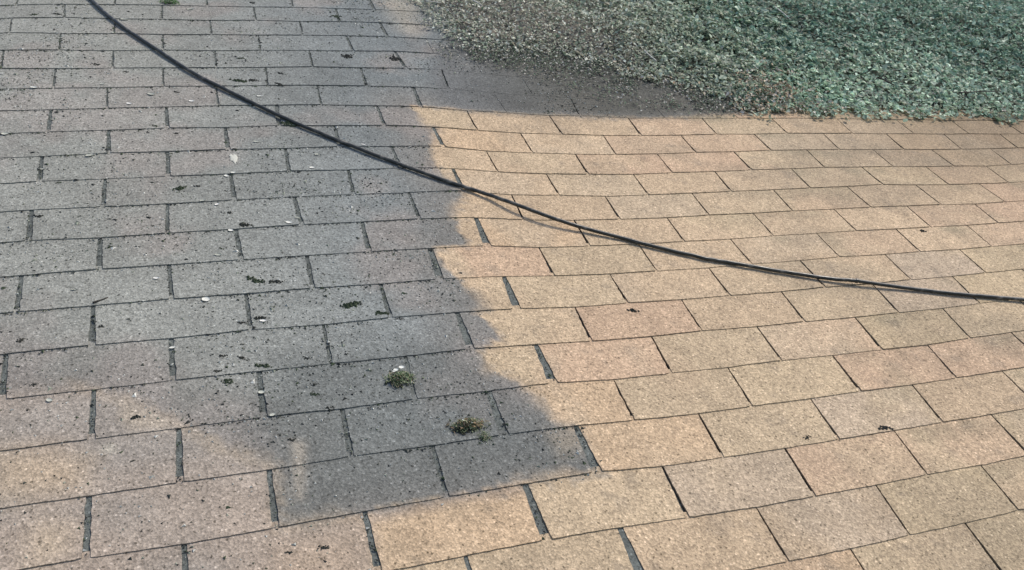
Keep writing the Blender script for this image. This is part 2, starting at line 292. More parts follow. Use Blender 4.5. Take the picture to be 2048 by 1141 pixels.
def mixf(nt, f, a, b):
    n = nt.nodes.new('ShaderNodeMix'); n.data_type = 'RGBA'
    nt.links.new(f, n.inputs[0]); nt.links.new(a, n.inputs[6])
    if isinstance(b, tuple): n.inputs[7].default_value = b + (1,)
    else: nt.links.new(b, n.inputs[7])
    return n.outputs[2]


def granule_material(name, strength=1.0):
    """Mineral granules: small grains of differing tone, dark pits between them, pale grains and soft blotches."""
    m, nt, b = new_mat(name, 0.93)
    tc = N(nt, 'ShaderNodeTexCoord'); att = N(nt, 'ShaderNodeAttribute', attribute_name='tint')
    def tex(kind, scale, **kw):
        t = N(nt, kind, Scale=scale, **kw); nt.links.new(tc.outputs['Object'], t.inputs['Vector']); return t
    c = att.outputs['Color']
    g1 = tex('ShaderNodeTexVoronoi', 260.0)
    c = mul(nt, c, ramp(nt, g1.outputs['Color'], [(0.0, 0.66), (0.5, 1.0), (1.0, 1.34)]), fac=strength)
    g2 = tex('ShaderNodeTexNoise', 105.0, Detail=4.0, Roughness=0.75)
    c = mul(nt, c, ramp(nt, g2.outputs['Fac'], [(0.32, 0.74), (0.5, 1.0), (0.68, 1.2)]), fac=strength)
    g3 = tex('ShaderNodeTexNoise', 14.0, Detail=4.0, Roughness=0.6)
    c = mul(nt, c, ramp(nt, g3.outputs['Fac'], [(0.3, 0.88), (0.5, 1.0), (0.7, 1.10)]))
    # dark pits where granules are lost
    p = tex('ShaderNodeTexVoronoi', 85.0, Randomness=1.0)
    pn = tex('ShaderNodeTexNoise', 210.0, Detail=2.0)
    add = N(nt, 'ShaderNodeMath', operation='MULTIPLY_ADD'); nt.links.new(pn.outputs['Fac'], add.inputs[0]); add.inputs[1].default_value = 0.55
    nt.links.new(p.outputs['Distance'], add.inputs[2])
    pit = ramp(nt, add.outputs[0], [(0.40, 1.0), (0.50, 0.0)])
    sel = ramp(nt, p.outputs['Color'], [(0.34, 0.0), (0.46, 0.95)])
    pm = N(nt, 'ShaderNodeMath', operation='MULTIPLY'); nt.links.new(pit, pm.inputs[0]); nt.links.new(sel, pm.inputs[1])
    dark = mul(nt, c, (0.42, 0.42, 0.40))
    c = mixf(nt, pm.outputs[0], c, dark)
    # pale grains
    w = tex('ShaderNodeTexVoronoi', 120.0)
    wn_ = ramp(nt, w.outputs['Distance'], [(0.18, 1.0), (0.34, 0.0)])
    ws = ramp(nt, w.outputs['Color'], [(0.60, 0.0), (0.72, 0.9)])
    wm = N(nt, 'ShaderNodeMath', operation='MULTIPLY'); nt.links.new(wn_, wm.inputs[0]); nt.links.new(ws, wm.inputs[1])
    light = mul(nt, mul(nt, c, (1.5, 1.5, 1.5)), (0.035, 0.035, 0.035), 'ADD')
    c = mixf(nt, wm.outputs[0], c, light)
    nt.links.new(c, b.inputs['Base Color'])
    bm = N(nt, 'ShaderNodeBump', Strength=0.6, Distance=0.0014)
    hh = N(nt, 'ShaderNodeMath', operation='ADD'); nt.links.new(g2.outputs['Fac'], hh.inputs[0]); nt.links.new(g1.outputs['Distance'], hh.inputs[1])
    nt.links.new(hh.outputs[0], bm.inputs['Height'])
    nt.links.new(bm.outputs['Normal'], b.inputs['Normal'])
    return m


def tint_material(name, rough=0.85, var=0.25, scale=120.0, spec=0.25, trans=0.0):
    m, nt, b = new_mat(name, rough)
    b.inputs['Specular IOR Level'].default_value = spec
    tc = N(nt, 'ShaderNodeTexCoord'); att = N(nt, 'ShaderNodeAttribute', attribute_name='tint')
    n = N(nt, 'ShaderNodeTexNoise', Scale=scale, Detail=3.0)
    nt.links.new(tc.outputs['Object'], n.inputs['Vector'])
    c = mul(nt, att.outputs['Color'], ramp(nt, n.outputs['Fac'], [(0.3, 1 - var), (0.7, 1 + var)]))
    nt.links.new(c, b.inputs['Base Color'])
    return m


M_SHINGLE = granule_material('shingle_granules')
M_UNDER = granule_material('weathered_underlayer', 0.9)
M_LEAF = tint_material('leaves', 0.55, 0.2, 60, 0.4)
_nt = M_LEAF.node_tree
_tr = N(_nt, 'ShaderNodeBsdfTranslucent'); _mx = N(_nt, 'ShaderNodeMixShader'); _mx.inputs[0].default_value = 0.35
_pb = _nt.nodes['Principled BSDF']
_nt.links.new(_pb.inputs['Base Color'].links[0].from_socket, _tr.inputs['Color'])
_nt.links.new(_pb.outputs[0], _mx.inputs[1]); _nt.links.new(_tr.outputs[0], _mx.inputs[2])
_nt.links.new(_mx.outputs[0], _nt.nodes['Material Output'].inputs['Surface'])
M_TWIG = tint_material('dry_stems', 0.85, 0.25, 90)
M_BITS = tint_material('debris', 0.9, 0.35, 300)
M_PETAL = tint_material('petal_skin', 0.6, 0.1, 200)
M_SOIL = tint_material('soil', 0.95, 0.45, 35)
M_DECK = tint_material('deck_boards', 0.8, 0.3, 12)

# ---------------------------------------------------------------- the roof
roof = empty('shingle_roof', ROOF)
tag(roof, 'asphalt shingle roof, grimy grey on the left and washed clean tan on the right', 'roof')

TAN = np.array((0.430, 0.328, 0.215)); BUFF = np.array((0.418, 0.332, 0.218)); PINK = np.array((0.445, 0.312, 0.210))
GREY = np.array((0.395, 0.322, 0.236)); OLIVE = np.array((0.395, 0.316, 0.198)); PEACH = np.array((0.462, 0.335, 0.210))
WARM = np.array((0.975, 0.975, 0.985)); MEAN = np.array((0.428, 0.324, 0.213))
TAN, BUFF, PINK, GREY, OLIVE, PEACH = ((0.62 * q + 0.38 * MEAN) * WARM for q in (TAN, BUFF, PINK, GREY, OLIVE, PEACH))
KNOWN = {(3, 1): PINK, (3, 2): PINK, (7, -1): PINK, (9, 0): PINK, (9, 1): TAN, (9, -1): TAN, (10, -0.5): PINK, (11, 2): PINK,
         (11, 3): PINK, (13, 1): PINK, (13, 2): 0.5 * PINK + 0.5 * TAN, (12, -0.5): PEACH, (13, -2): PEACH, (13, -1): BUFF, (13, 0): GREY,
         (14, 0.5): GREY, (14, -0.5): TAN, (12, 1.5): GREY, (8, 3.5): GREY, (9, 3): GREY, (6, 0.5): TAN, (7, 0): BUFF, (8, 0.5): TAN,
         (8, -0.5): BUFF, (9, 2): BUFF, (10, 0.5): BUFF, (11, 0): BUFF, (12, 0.5): BUFF, (14, 1.5): OLIVE, (14, 2.5): OLIVE, (11, -1): PEACH,
         (6, -0.5): PEACH, (5, 0): TAN, (2, -0.5): PEACH, (1, 0): TAN, (3, 0): TAN, (6, 5.5): PINK, (5, 6): PINK, (10, 2.5): OLIVE, (9, 4): OLIVE,
         (8, 4.5): OLIVE, (15, 1): BUFF, (15, 2): OLIVE, (15, 0): PEACH}


def shade(u, v, base):
    """Colour of the granules with algae and grime that the wash has not reached."""
    wob_u = u + 0.008 * (fbm(u * 14, v * 14, 3) - 0.5) + 0.005 * (vnoise(u * 70, v * 70, 8) - 0.5)
    wob_v = v + 0.008 * (fbm(u * 14, v * 14, 5) - 0.5) + 0.005 * (vnoise(u * 70, v * 70, 9) - 0.5)
    n1 = fbm(u * 2.2, v * 3.0, 21)[:, None]; n2 = fbm(u * 5.0, v * 5.0, 33)[:, None]
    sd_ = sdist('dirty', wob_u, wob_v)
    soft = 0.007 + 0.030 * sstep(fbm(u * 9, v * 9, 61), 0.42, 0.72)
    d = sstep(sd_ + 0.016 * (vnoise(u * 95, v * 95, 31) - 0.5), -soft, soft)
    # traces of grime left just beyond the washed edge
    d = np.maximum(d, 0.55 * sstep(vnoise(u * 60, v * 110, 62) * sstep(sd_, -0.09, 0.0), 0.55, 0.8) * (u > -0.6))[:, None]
    br = mask('brown', wob_u, wob_v, 0.025)[:, None]
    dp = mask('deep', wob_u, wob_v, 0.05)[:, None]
    d2 = mask('deep2', wob_u, wob_v, 0.05)[:, None]
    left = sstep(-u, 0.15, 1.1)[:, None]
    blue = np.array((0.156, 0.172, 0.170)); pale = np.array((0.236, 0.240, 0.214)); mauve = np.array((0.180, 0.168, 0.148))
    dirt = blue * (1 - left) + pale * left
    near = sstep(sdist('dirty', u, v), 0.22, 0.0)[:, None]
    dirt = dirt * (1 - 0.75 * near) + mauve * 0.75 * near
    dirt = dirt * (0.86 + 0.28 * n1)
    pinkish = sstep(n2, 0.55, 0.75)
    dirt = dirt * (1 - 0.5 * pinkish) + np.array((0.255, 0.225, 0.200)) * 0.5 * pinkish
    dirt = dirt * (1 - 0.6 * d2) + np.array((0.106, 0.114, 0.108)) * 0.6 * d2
    brown = np.array((0.290, 0.240, 0.192)) * (0.82 + 0.36 * n2)
    brown = brown * (1 - 0.5 * sstep(n1, 0.5, 0.7)) + np.array((0.205, 0.205, 0.190)) * 0.5 * sstep(n1, 0.5, 0.7)
    c = base * (0.93 + 0.14 * n1)
    # the wash leaves faint olive algae under the butts of the upper courses, more towards the right
    row = v / EXPO; fr = row - np.floor(row)
    al = sstep(fbm(u * 9, np.floor(row) * 5.3 + 0 * v, 44), 0.5, 0.8) * sstep(0.42 + 0.2 * vnoise(u * 40, v * 40, 4) - fr, 0.0, 0.42) * sstep(u, 0.0, 1.3)
    c = c * (1 - 0.62 * al[:, None]) + np.array((0.20, 0.178, 0.118)) * 0.62 * al[:, None]
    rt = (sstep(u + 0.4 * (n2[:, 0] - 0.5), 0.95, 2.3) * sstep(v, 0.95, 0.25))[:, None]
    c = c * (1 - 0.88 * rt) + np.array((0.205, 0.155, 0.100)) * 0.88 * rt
    # streaks of old runoff down the slope, faint smudges, patches of lost granules
    run = fbm(u * 22, v * 2.4, 51)[:, None]
    c = c * (0.93 + 0.14 * run)
    sm = sstep(fbm(u * 3.4 + 7, v * 5.5, 52) + 0.06 * sstep(v, 0.9, 1.6) * sstep(u, 0.2, 0.8), 0.50, 0.70)[:, None] * sstep(u, -0.1, 0.9)[:, None]
    c = c * (1 - 0.40 * sm) + np.array((0.240, 0.196, 0.138)) * 0.40 * sm
    ls = sstep(fbm(u * 26, v * 26, 53), 0.70, 0.80)[:, None]
    c = c * (1 - 0.35 * ls) + np.array((0.20, 0.165, 0.125)) * 0.35 * ls
    c = c * (1 - br) + brown * br
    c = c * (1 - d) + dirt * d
    wv = 0.6 + 0.8 * n2
    for nm, col, a, s in (('warm1', (0.40, 0.31, 0.21), 0.6, 0.05), ('warm2', (0.42, 0.335, 0.23), 0.55, 0.04), ('warm3', (0.38, 0.29, 0.205), 0.6, 0.05),
                          ('warm4', (0.35, 0.30, 0.235), 0.7, 0.016), ('warm5', (0.33, 0.27, 0.19), 0.45, 0.03), ('warm6', (0.36, 0.315, 0.24), 0.5, 0.07),
                          ('streak', (0.34, 0.30, 0.24), 0.75, 0.014), ('patch10', (0.40, 0.32, 0.21), 0.35, 0.02)):
        m_ = np.clip(mask(nm, wob_u, wob_v, s)[:, None] * a * wv, 0, 1)
        c = c * (1 - m_) + np.array(col) * m_
    bd = mask('band', wob_u, wob_v, 0.012)[:, None] * 0.5
    c = c * (1 - bd) + np.array((0.20, 0.175, 0.155)) * bd
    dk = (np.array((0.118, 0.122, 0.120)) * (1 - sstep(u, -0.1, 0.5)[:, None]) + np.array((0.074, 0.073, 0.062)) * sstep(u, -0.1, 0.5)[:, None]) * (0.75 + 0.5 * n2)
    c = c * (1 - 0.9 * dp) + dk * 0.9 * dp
    for (su, sv), rad in zip(SPLAT[1:], (0.014,)):
        q = sstep(-np.hypot(u - su, v - sv) + 0.004 * vnoise(u * 200, v * 200), -rad, -rad * 0.4)[:, None] * 0.55
        c = c * (1 - q) + np.array((0.45, 0.42, 0.34)) * q
    return np.clip(c, 0.01, 1)


def slot_width(r, k):
    """Keyway width at its top and at its butt end: worn wide on the old left side, tight on the right."""
    h = float(hash2(np.float64(r), np.float64(k * 2), 5))
    if k >= 0 and r <= 0 and (r, k) not in ((0, 1.5), (-1, 0)): return 0.0012, 0.0016
    if k >= 0: return 0.0032 + 0.0016 * h, 0.0052 + 0.0036 * h
    if k == -0.5: return (0.012, 0.023) if r >= 5 else (0.010, 0.014)
    if k == -1: return (0.013, 0.021) if r >= 6 else (0.008, 0.011)
    if r <= 0: return 0.005, 0.007
    return 0.0075 + 0.003 * h, 0.0100 + 0.005 * h


meas = {(r, k): (t, e) for r, k, t, e in SLOTS}
NS, NT = 30, 13
BASE, RISE = 0.0012, 0.0016
V, F, Cc = [], [], []
off = 0
SLOT_EDGES = []
for r in range(-9, 19):
    ks = [k + (0 if r % 2 else 0.5) for k in range(-8, 16)]
    ends = []
    for k in ks:
        t, e = meas.get((r, k), (None, None))
        du0, _ = disp(np.array([k * TAB]), np.array([r * EXPO])); du1, _ = disp(np.array([k * TAB]), np.array([(r + 1) * EXPO]))
        ends.append((t[0] if t else k * TAB + du0[0], e[0] if e else k * TAB + du1[0]))
        SLOT_EDGES.append((r, k, ends[-1]))
    for i in range(len(ks) - 1):
        wa, wb = slot_width(r, ks[i]), slot_width(r, ks[i + 1])
        s = np.linspace(0, 1, NS)[:, None]; t = np.linspace(-0.11, 1, NT)[None, :]
        ul = ends[i][0] + (ends[i][1] - ends[i][0]) * t + 0.5 * (wa[0] + (wa[1] - wa[0]) * np.clip(t, 0, 1))
        ur = ends[i + 1][0] + (ends[i + 1][1] - ends[i + 1][0]) * t - 0.5 * (wb[0] + (wb[1] - wb[0]) * np.clip(t, 0, 1))
        rag = 0.0016 if ks[i] < 0 else 0.0009
        ul = ul + rag * (vnoise(np.zeros_like(t) + r * 7.1, t * 14 + ks[i] * 13, 2) - 0.5) * 2
        ur = ur + rag * (vnoise(np.zeros_like(t) + r * 3.1, t * 14 + ks[i] * 17, 6) - 0.5) * 2
        U = ul * (1 - s) + ur * s
        T = t + 0 * s
        v0 = line_v(r, U); v1 = line_v(r + 1, U) + 0.0009 * (vnoise(U * 90, U * 0 + r * 3.3, 7) - 0.5) * 2
        Vv = v0 + (v1 - v0) * T
        # square corners slightly rounded at the butt
        cr = np.minimum(s, 1 - s) * TAB
        Vv = Vv - 0.0012 * np.clip(1 - cr / 0.006, 0, 1) * (T > 0.99) * hash2(np.float64(r), np.float64(i), 3)
        curl = 0.0016 * (hash2(np.float64(r), np.float64(i), 9) * s + hash2(np.float64(r), np.float64(i), 10) * (1 - s)) * np.clip(T, 0, 1) ** 3
        DP = 1 - 0.8 * mask('deep', U, Vv, 0.05)
        H = zf(U, Vv) + BASE + (RISE * T + curl) * DP + 0.0009 * (fbm(U * 16, Vv * 16, 12) - 0.5)
        P = np.stack([U, -Vv, H], 2).reshape(-1, 3)
        kk = ks[i]
        base = KNOWN.get((r, kk))
        hsh = float(hash2(np.float64(r * 3), np.float64(kk * 5), 15))
        pal = [TAN, BUFF, TAN, BUFF, 0.6 * PINK + 0.4 * TAN, 0.5 * GREY + 0.5 * BUFF, 0.5 * OLIVE + 0.5 * BUFF, TAN]
        b0 = base if base is not None else pal[int(hsh * 7.99)] * (0.97 + 0.06 * float(hash2(np.float64(r), np.float64(kk), 18)))
        b1 = pal[int(float(hash2(np.float64(r), np.float64(kk * 3), 19)) * 7.99)]
        mixw = sstep(fbm(U.ravel() * 6, Vv.ravel() * 5 + 9.7 * kk, 50 + r), 0.48, 0.72)[:, None] * 0.75
        bc = b0 * (1 - mixw) + b1 * mixw
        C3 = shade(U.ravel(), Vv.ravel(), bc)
        tone = 0.96 + 0.08 * float(hash2(np.float64(r * 5), np.float64(kk * 7), 77))
        C3 = C3 * tone
        # tab rims, darker towards their lower edge
        nv = NS * NT
        idx = np.arange(nv).reshape(NS, NT) + off
        F.append(np.stack([idx[:-1, :-1], idx[:-1, 1:], idx[1:, 1:], idx[1:, :-1]], 2).reshape(-1, 4))
        ring = np.concatenate([idx[0, :-1], idx[:-1, -1], idx[-1, :0:-1]]); ring = np.append(ring, idx[-1, 0])
        rp = P[ring - off].copy(); rp[:, 2] -= 0.0050
        nr = len(ring); ridx = np.arange(nr) + off + nv
        F.append(np.stack([ring[:-1], ridx[:-1], ridx[1:], ring[1:]], 1))
        V.append(P); V.append(rp); Cc.append(C3); Cc.append(C3[ring - off] * 0.45)
        off += nv + nr
V = np.concatenate(V); F = np.concatenate(F); Cc = np.concatenate(Cc)
shingles = mesh_obj('shingles', V, F, M_SHINGLE, roof, Cc)

# underlayer seen down the keyways
gu = np.arange(-2.6, 4.75, 0.03); gv = np.arange(-1.2, 2.45, 0.03)
U, W = np.meshgrid(gu, gv, indexing='ij')
H = zf(U, W) - 0.0004 - 0.0026 * sstep(U, -0.06, 0.02)
idx = np.arange(U.size).reshape(U.shape)
Fq = np.stack([idx[:-1, 1:], idx[:-1, :-1], idx[1:, :-1], idx[1:, 1:]], 2).reshape(-1, 4)
old = sstep(-U.ravel() + 0.05 * 1, -0.05, 0.08)[:, None]
# older keyways have filled with grey grit, tight ones stay bare asphalt; the line between follows the old/new seam
seam = sstep(sdist('dirty', U, W).ravel(), -0.12, -0.06)[:, None]
oc = np.maximum(old * (U.ravel() < 0.0)[:, None], 0)
col = np.array((0.022, 0.020, 0.018)) * (1 - oc) + np.array((0.105, 0.116, 0.108)) * oc * (0.75 + 0.5 * fbm(U.ravel() * 30, W.ravel() * 30, 2)[:, None])
mesh_obj('underlayer', np.stack([U, -W, H], 2).reshape(-1, 3), Fq, M_UNDER, roof, col)
# deck slab and eave boards below
def box(lo, hi):
    x0, y0, z0 = lo; x1, y1, z1 = hi
    v = [(x0, y0, z0), (x1, y0, z0), (x1, y1, z0), (x0, y1, z0), (x0, y0, z1), (x1, y0, z1), (x1, y1, z1), (x0, y1, z1)]
    f = [(0, 3, 2, 1), (4, 5, 6, 7), (0, 1, 5, 4), (1, 2, 6, 5), (2, 3, 7, 6), (3, 0, 4, 7)]
    return v, f
v_, f_ = box((-2.5, -2.35, -0.16), (4.6, 1.1, -0.075))
mesh_obj('deck', v_, f_, M_DECK, roof, np.tile((0.22, 0.16, 0.10), (8, 1)))


# ---------------------------------------------------------------- garden ground, and the overgrown bank behind the roof
def cover_depth(u, v):
    return sdist('cover', u + 0.05 * (fbm(u * 7, v * 7, 61) - 0.5), v + 0.05 * (fbm(u * 7, v * 7, 62) - 0.5))


gu = np.arange(-1.2, 7.2, 0.03); gv = np.arange(-3.6, 0.45, 0.03)
U, W = np.meshgrid(gu, gv, indexing='ij')
cd = cover_depth(U, W)
H = zf(U, W) - 0.10 + 0.112 * sstep(cd, -0.02, 0.09) + 0.03 * sstep(cd, 0.05, 0.5) * fbm(U * 6, W * 6, 70)
edge = np.minimum.reduce([U + 1.2, 7.17 - U, W + 3.6])
H = H - 2.6 * sstep(edge, 0.45, 0.0)
H = np.where(W > 0.2, np.minimum(H, -0.06), H)
idx = np.arange(U.size).reshape(U.shape)
Fq = np.stack([idx[:-1, 1:], idx[:-1, :-1], idx[1:, :-1], idx[1:, 1:]], 2).reshape(-1, 4)
keep = (cd > -0.06)
fk = keep.ravel()[Fq].all(axis=1)
lf = sstep(U.ravel(), 0.6, 1.4)[:, None]
col = (np.array((0.13, 0.12, 0.105)) * (1 - lf) + np.array((0.045, 0.055, 0.042)) * lf) * (0.6 + 0.8 * fbm(U.ravel() * 12, W.ravel() * 12, 71)[:, None])
bank = mesh_obj('soil_bank', np.stack([U, -W, H], 2).reshape(-1, 3), Fq[fk], M_SOIL, None, col, True, ROOF)
tag(bank, 'dark soil bank under the green ground cover beyond the roof', 'soil', kind='structure')

g = 60
U, W = np.meshgrid(np.linspace(-300, 300, g), np.linspace(-300, 300, g), indexing='ij')
idx = np.arange(U.size).reshape(U.shape)
Fq = np.stack([idx[:-1, :-1], idx[1:, :-1], idx[1:, 1:], idx[:-1, 1:]], 2).reshape(-1, 4)
gr = mesh_obj('ground', np.stack([U, W, 0.0 * U], 2).reshape(-1, 3), Fq, M_SOIL, None, np.tile((0.07, 0.09, 0.045), (U.size, 1)))
tag(gr, 'garden ground far below the roof', 'ground', kind='structure')


def scatter(n, box_, accept):
    """Random (u, v) points that pass a probability test."""
    u = rng.uniform(box_[0], box_[1], n); v = rng.uniform(box_[2], box_[3], n)
    k = rng.uniform(0, 1, n) < accept(u, v)
    return u[k], v[k]


def leaf_mesh(u, v, h, length, width, col, tilt=0.6):
    """Many folded, pointed leaves, each six corners."""
    n = len(u)
    a = rng.uniform(0, 2 * math.pi, n)
    tl = rng.normal(0, tilt, n); rl = rng.normal(0, tilt, n)
    shape = np.array([(-0.5, 0, 0), (-0.12, 0.5, 0.14), (-0.05, 0, -0.05), (-0.12, -0.5, 0.14), (0.25, 0.34, 0.06), (0.25, -0.34, 0.06), (0.5, 0, -0.12)])
    L = shape[None] * np.stack([length, width, length * 0.6], 1)[:, None]
    # roll and tilt
    y = L[:, :, 1] * np.cos(rl)[:, None] - L[:, :, 2] * np.sin(rl)[:, None]
    z = L[:, :, 1] * np.sin(rl)[:, None] + L[:, :, 2] * np.cos(rl)[:, None]
    x = L[:, :, 0] * np.cos(tl)[:, None] - z * np.sin(tl)[:, None]
    z = L[:, :, 0] * np.sin(tl)[:, None] + z * np.cos(tl)[:, None]
    X = x * np.cos(a)[:, None] - y * np.sin(a)[:, None]; Y = x * np.sin(a)[:, None] + y * np.cos(a)[:, None]
    P = np.stack([X + u[:, None], Y - v[:, None], z + h[:, None]], 2).reshape(-1, 3)
    base = (np.arange(n) * 7)[:, None, None]
    f = np.array([(0, 2, 1, 1), (0, 3, 2, 2), (1, 2, 6, 4), (2, 3, 5, 6)])
    tris = (np.array([(0, 2, 1), (0, 3, 2)])[None] + base).reshape(-1, 3).tolist()
    quads = (np.array([(1, 2, 6, 4), (2, 3, 5, 6)])[None] + base).reshape(-1, 4).tolist()
    return P, tris + quads, np.repeat(col, 7, axis=0)


def strand_mesh(u, v, h, length, rad, col, lie=0.25, bend=0.4):
    """Thin bent three-sided stems."""
    n = len(u)
    a = rng.uniform(0, 2 * math.pi, n); e = rng.normal(0, lie, n); b = rng.normal(0, bend, n)
    seg = 4
    P = []
    x = u.copy(); y = -v.copy(); z = h.copy()
    pts = [(x.copy(), y.copy(), z.copy(), a.copy())]
    for i in range(seg):
        st = length / seg
        x += np.cos(a) * np.cos(e) * st; y += np.sin(a) * np.cos(e) * st; z += np.sin(e) * st
        a = a + b / seg * 2; e = e - 0.08
        pts.append((x.copy(), y.copy(), z.copy(), a.copy()))
    out = np.zeros((n, (seg + 1) * 3, 3))
    for i, (x, y, z, a) in enumerate(pts):
        rr = rad * (1 - 0.7 * i / seg)
        for j in range(3):
            th = j * 2.0944
            out[:, i * 3 + j, 0] = x - np.sin(a) * np.cos(th) * rr
            out[:, i * 3 + j, 1] = y + np.cos(a) * np.cos(th) * rr
            out[:, i * 3 + j, 2] = z + np.sin(th) * rr
    fs = []
    for i in range(seg):
        for j in range(3):
            fs.append((i * 3 + j, i * 3 + (j + 1) % 3, (i + 1) * 3 + (j + 1) % 3, (i + 1) * 3 + j))
    f = (np.array(fs)[None] + (np.arange(n) * (seg + 1) * 3)[:, None, None]).reshape(-1, 4)
    return out.reshape(-1, 3), f.tolist(), np.repeat(col, (seg + 1) * 3, axis=0)


def join(parts):
    vs, fs, cs = [], [], []
    o = 0
    for v_, f_, c_ in parts:
        vs.append(v_); cs.append(c_); fs += [tuple(i + o for i in q) for q in f_]; o += len(v_)
    return np.concatenate(vs), fs, np.concatenate(cs)


def pick(cols, n, wts=None):
    cols = np.array(cols)
    return cols[rng.choice(len(cols), n, p=wts)]


def mound(u, v):
    d = cover_depth(u, v)
    return sstep(d, -0.01, 0.25) * (0.012 + 0.055 * fbm(u * 8, v * 8, 80) ** 1.5 + 0.02 * vnoise(u * 25, v * 25, 81))


parts = []
# leaves: greener and fuller to the right, thin grey-brown straw to the left
acc = lambda u, v: sstep(cover_depth(u, v) + 0.10 * (vnoise(u * 16, v * 16, 3) - 0.5) + 0.05 * (vnoise(u * 45, v * 45, 4) - 0.5), -0.06, 0.06) * (0.8 + 0.2 * sstep(u, 0.5, 1.4))
u, v = scatter(215000, (-0.4, 6.4, -2.9, 0.32), acc)
n = len(u)
eu, ev = scatter(42000, (-0.4, 1.7, -1.6, 0.1), acc)
u = np.concatenate([u, eu]); v = np.concatenate([v, ev]); n = len(u)
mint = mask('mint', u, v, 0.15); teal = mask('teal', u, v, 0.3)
right = sstep(u + 0.5 * (fbm(u * 3, v * 3, 90) - 0.5), 0.5, 1.5)
grey_c = pick([(0.22, 0.24, 0.19), (0.15, 0.18, 0.14), (0.32, 0.31, 0.27), (0.46, 0.46, 0.42), (0.10, 0.14, 0.095), (0.27, 0.24, 0.19)], n)
green_c = pick([(0.125, 0.185, 0.130), (0.165, 0.235, 0.170), (0.085, 0.135, 0.09), (0.23, 0.30, 0.23), (0.32, 0.37, 0.30), (0.18, 0.19, 0.145)], n)
mint_c = pick([(0.25, 0.35, 0.275), (0.20, 0.30, 0.23), (0.34, 0.43, 0.35), (0.14, 0.22, 0.165), (0.30, 0.35, 0.28)], n)
shaded_teal_c = pick([(0.080, 0.150, 0.110), (0.105, 0.190, 0.145), (0.055, 0.110, 0.080), (0.16, 0.25, 0.20)], n)  # shading towards the upper right, put into darker leaf colours
c = grey_c * (1 - right[:, None]) + green_c * right[:, None]
sel = rng.uniform(0, 1, n)
c = np.where((sel < mint * 0.85)[:, None], mint_c, c); c = np.where(((sel > 0.15) & (sel < 0.15 + teal * 0.8 * (1 - mint * .6)))[:, None], shaded_teal_c, c)
c = 0.8 * c + 0.2 * c.mean(axis=1, keepdims=True)
c = c * np.array((1.72, 1.76, 1.66)) * rng.uniform(0.65, 1.5, n)[:, None]
sz = (0.010 + 0.0078 * right) * rng.uniform(0.5, 1.5, n) * np.where(rng.uniform(0, 1, n) < 0.08, 1.7, 1.0)
m_ = mound(u, v)
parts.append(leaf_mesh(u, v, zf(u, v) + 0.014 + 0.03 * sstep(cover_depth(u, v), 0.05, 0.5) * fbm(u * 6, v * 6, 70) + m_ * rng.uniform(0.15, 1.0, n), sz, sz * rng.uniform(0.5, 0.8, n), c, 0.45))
u, v = scatter(30000, (-0.4, 5.6, -2.6, 0.30), acc)
n = len(u)
c = pick([(0.42, 0.41, 0.36), (0.30, 0.30, 0.25), (0.22, 0.20, 0.15), (0.16, 0.20, 0.14), (0.52, 0.52, 0.47)], n)
parts.append(strand_mesh(u, v, zf(u, v) + 0.028 + mound(u, v) * rng.uniform(0.6, 1.15, n), rng.uniform(0.012, 0.05, n), rng.uniform(0.0006, 0.0013, n), c))
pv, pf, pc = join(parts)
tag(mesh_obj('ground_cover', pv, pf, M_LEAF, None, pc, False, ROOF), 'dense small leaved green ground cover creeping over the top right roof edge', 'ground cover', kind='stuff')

# dry litter washed onto the dark shingles below the plants
parts = []
u, v = scatter(90000, (-0.2, 2.6, -0.5, 0.25), lambda u, v: mask('sparse', u, v, 0.06) * (0.2 + 0.8 * sstep(cover_depth(u, v), -0.25, 0.02)) * sstep(fbm(u * 10, v * 10, 93), 0.25, 0.55))
n = len(u)
c = pick([(0.12, 0.15, 0.10), (0.18, 0.18, 0.14), (0.42, 0.41, 0.37), (0.07, 0.075, 0.06), (0.15, 0.20, 0.13), (0.10, 0.12, 0.09)], n)
sz = rng.uniform(0.004, 0.012, n)
parts.append(leaf_mesh(u, v, zf(u, v) + 0.008 + rng.uniform(0, 0.003, n), sz, sz * 0.6, c, 0.35))
u, v = scatter(20000, (-0.2, 2.6, -0.5, 0.25), lambda u, v: mask('sparse', u, v, 0.06) * (0.12 + 0.6 * sstep(cover_depth(u, v), -0.18, 0.02)))
n = len(u)
c = pick([(0.40, 0.38, 0.33), (0.22, 0.21, 0.17), (0.12, 0.13, 0.10)], n)
parts.append(strand_mesh(u, v, zf(u, v) + 0.009 + 0 * u, rng.uniform(0.01, 0.035, n), rng.uniform(0.0006, 0.0011, n), c, 0.08))
u, v = scatter(26000, (0.7, 3.0, -0.35, 0.12), lambda u, v: (mask('litter', u, v, 0.16) ** 1.3 * 1.0 + 0.10 * sstep(np.abs(cover_depth(u, v)), 0.07, 0.0)) * sstep(fbm(u * 14, v * 14, 98), 0.3, 0.6))
n = len(u)
c = pick([(0.42, 0.33, 0.23), (0.34, 0.26, 0.17), (0.50, 0.43, 0.33), (0.16, 0.13, 0.09), (0.55, 0.51, 0.44)], n)
sz = rng.uniform(0.006, 0.019, n)
parts.append(leaf_mesh(u, v, zf(u, v) + 0.014 + 1.1 * mound(u, v) + 0.02 * sstep(cover_depth(u, v), 0.0, 0.15) + rng.uniform(0, 0.012, n), sz, sz * 0.6, c, 0.5))
pv, pf, pc = join(parts)
tag(mesh_obj('leaf_litter', pv, pf, M_TWIG, None, pc, False, ROOF), 'dry leaf litter and straw strewn over the dark shingles beside the ground cover', 'litter', kind='stuff')

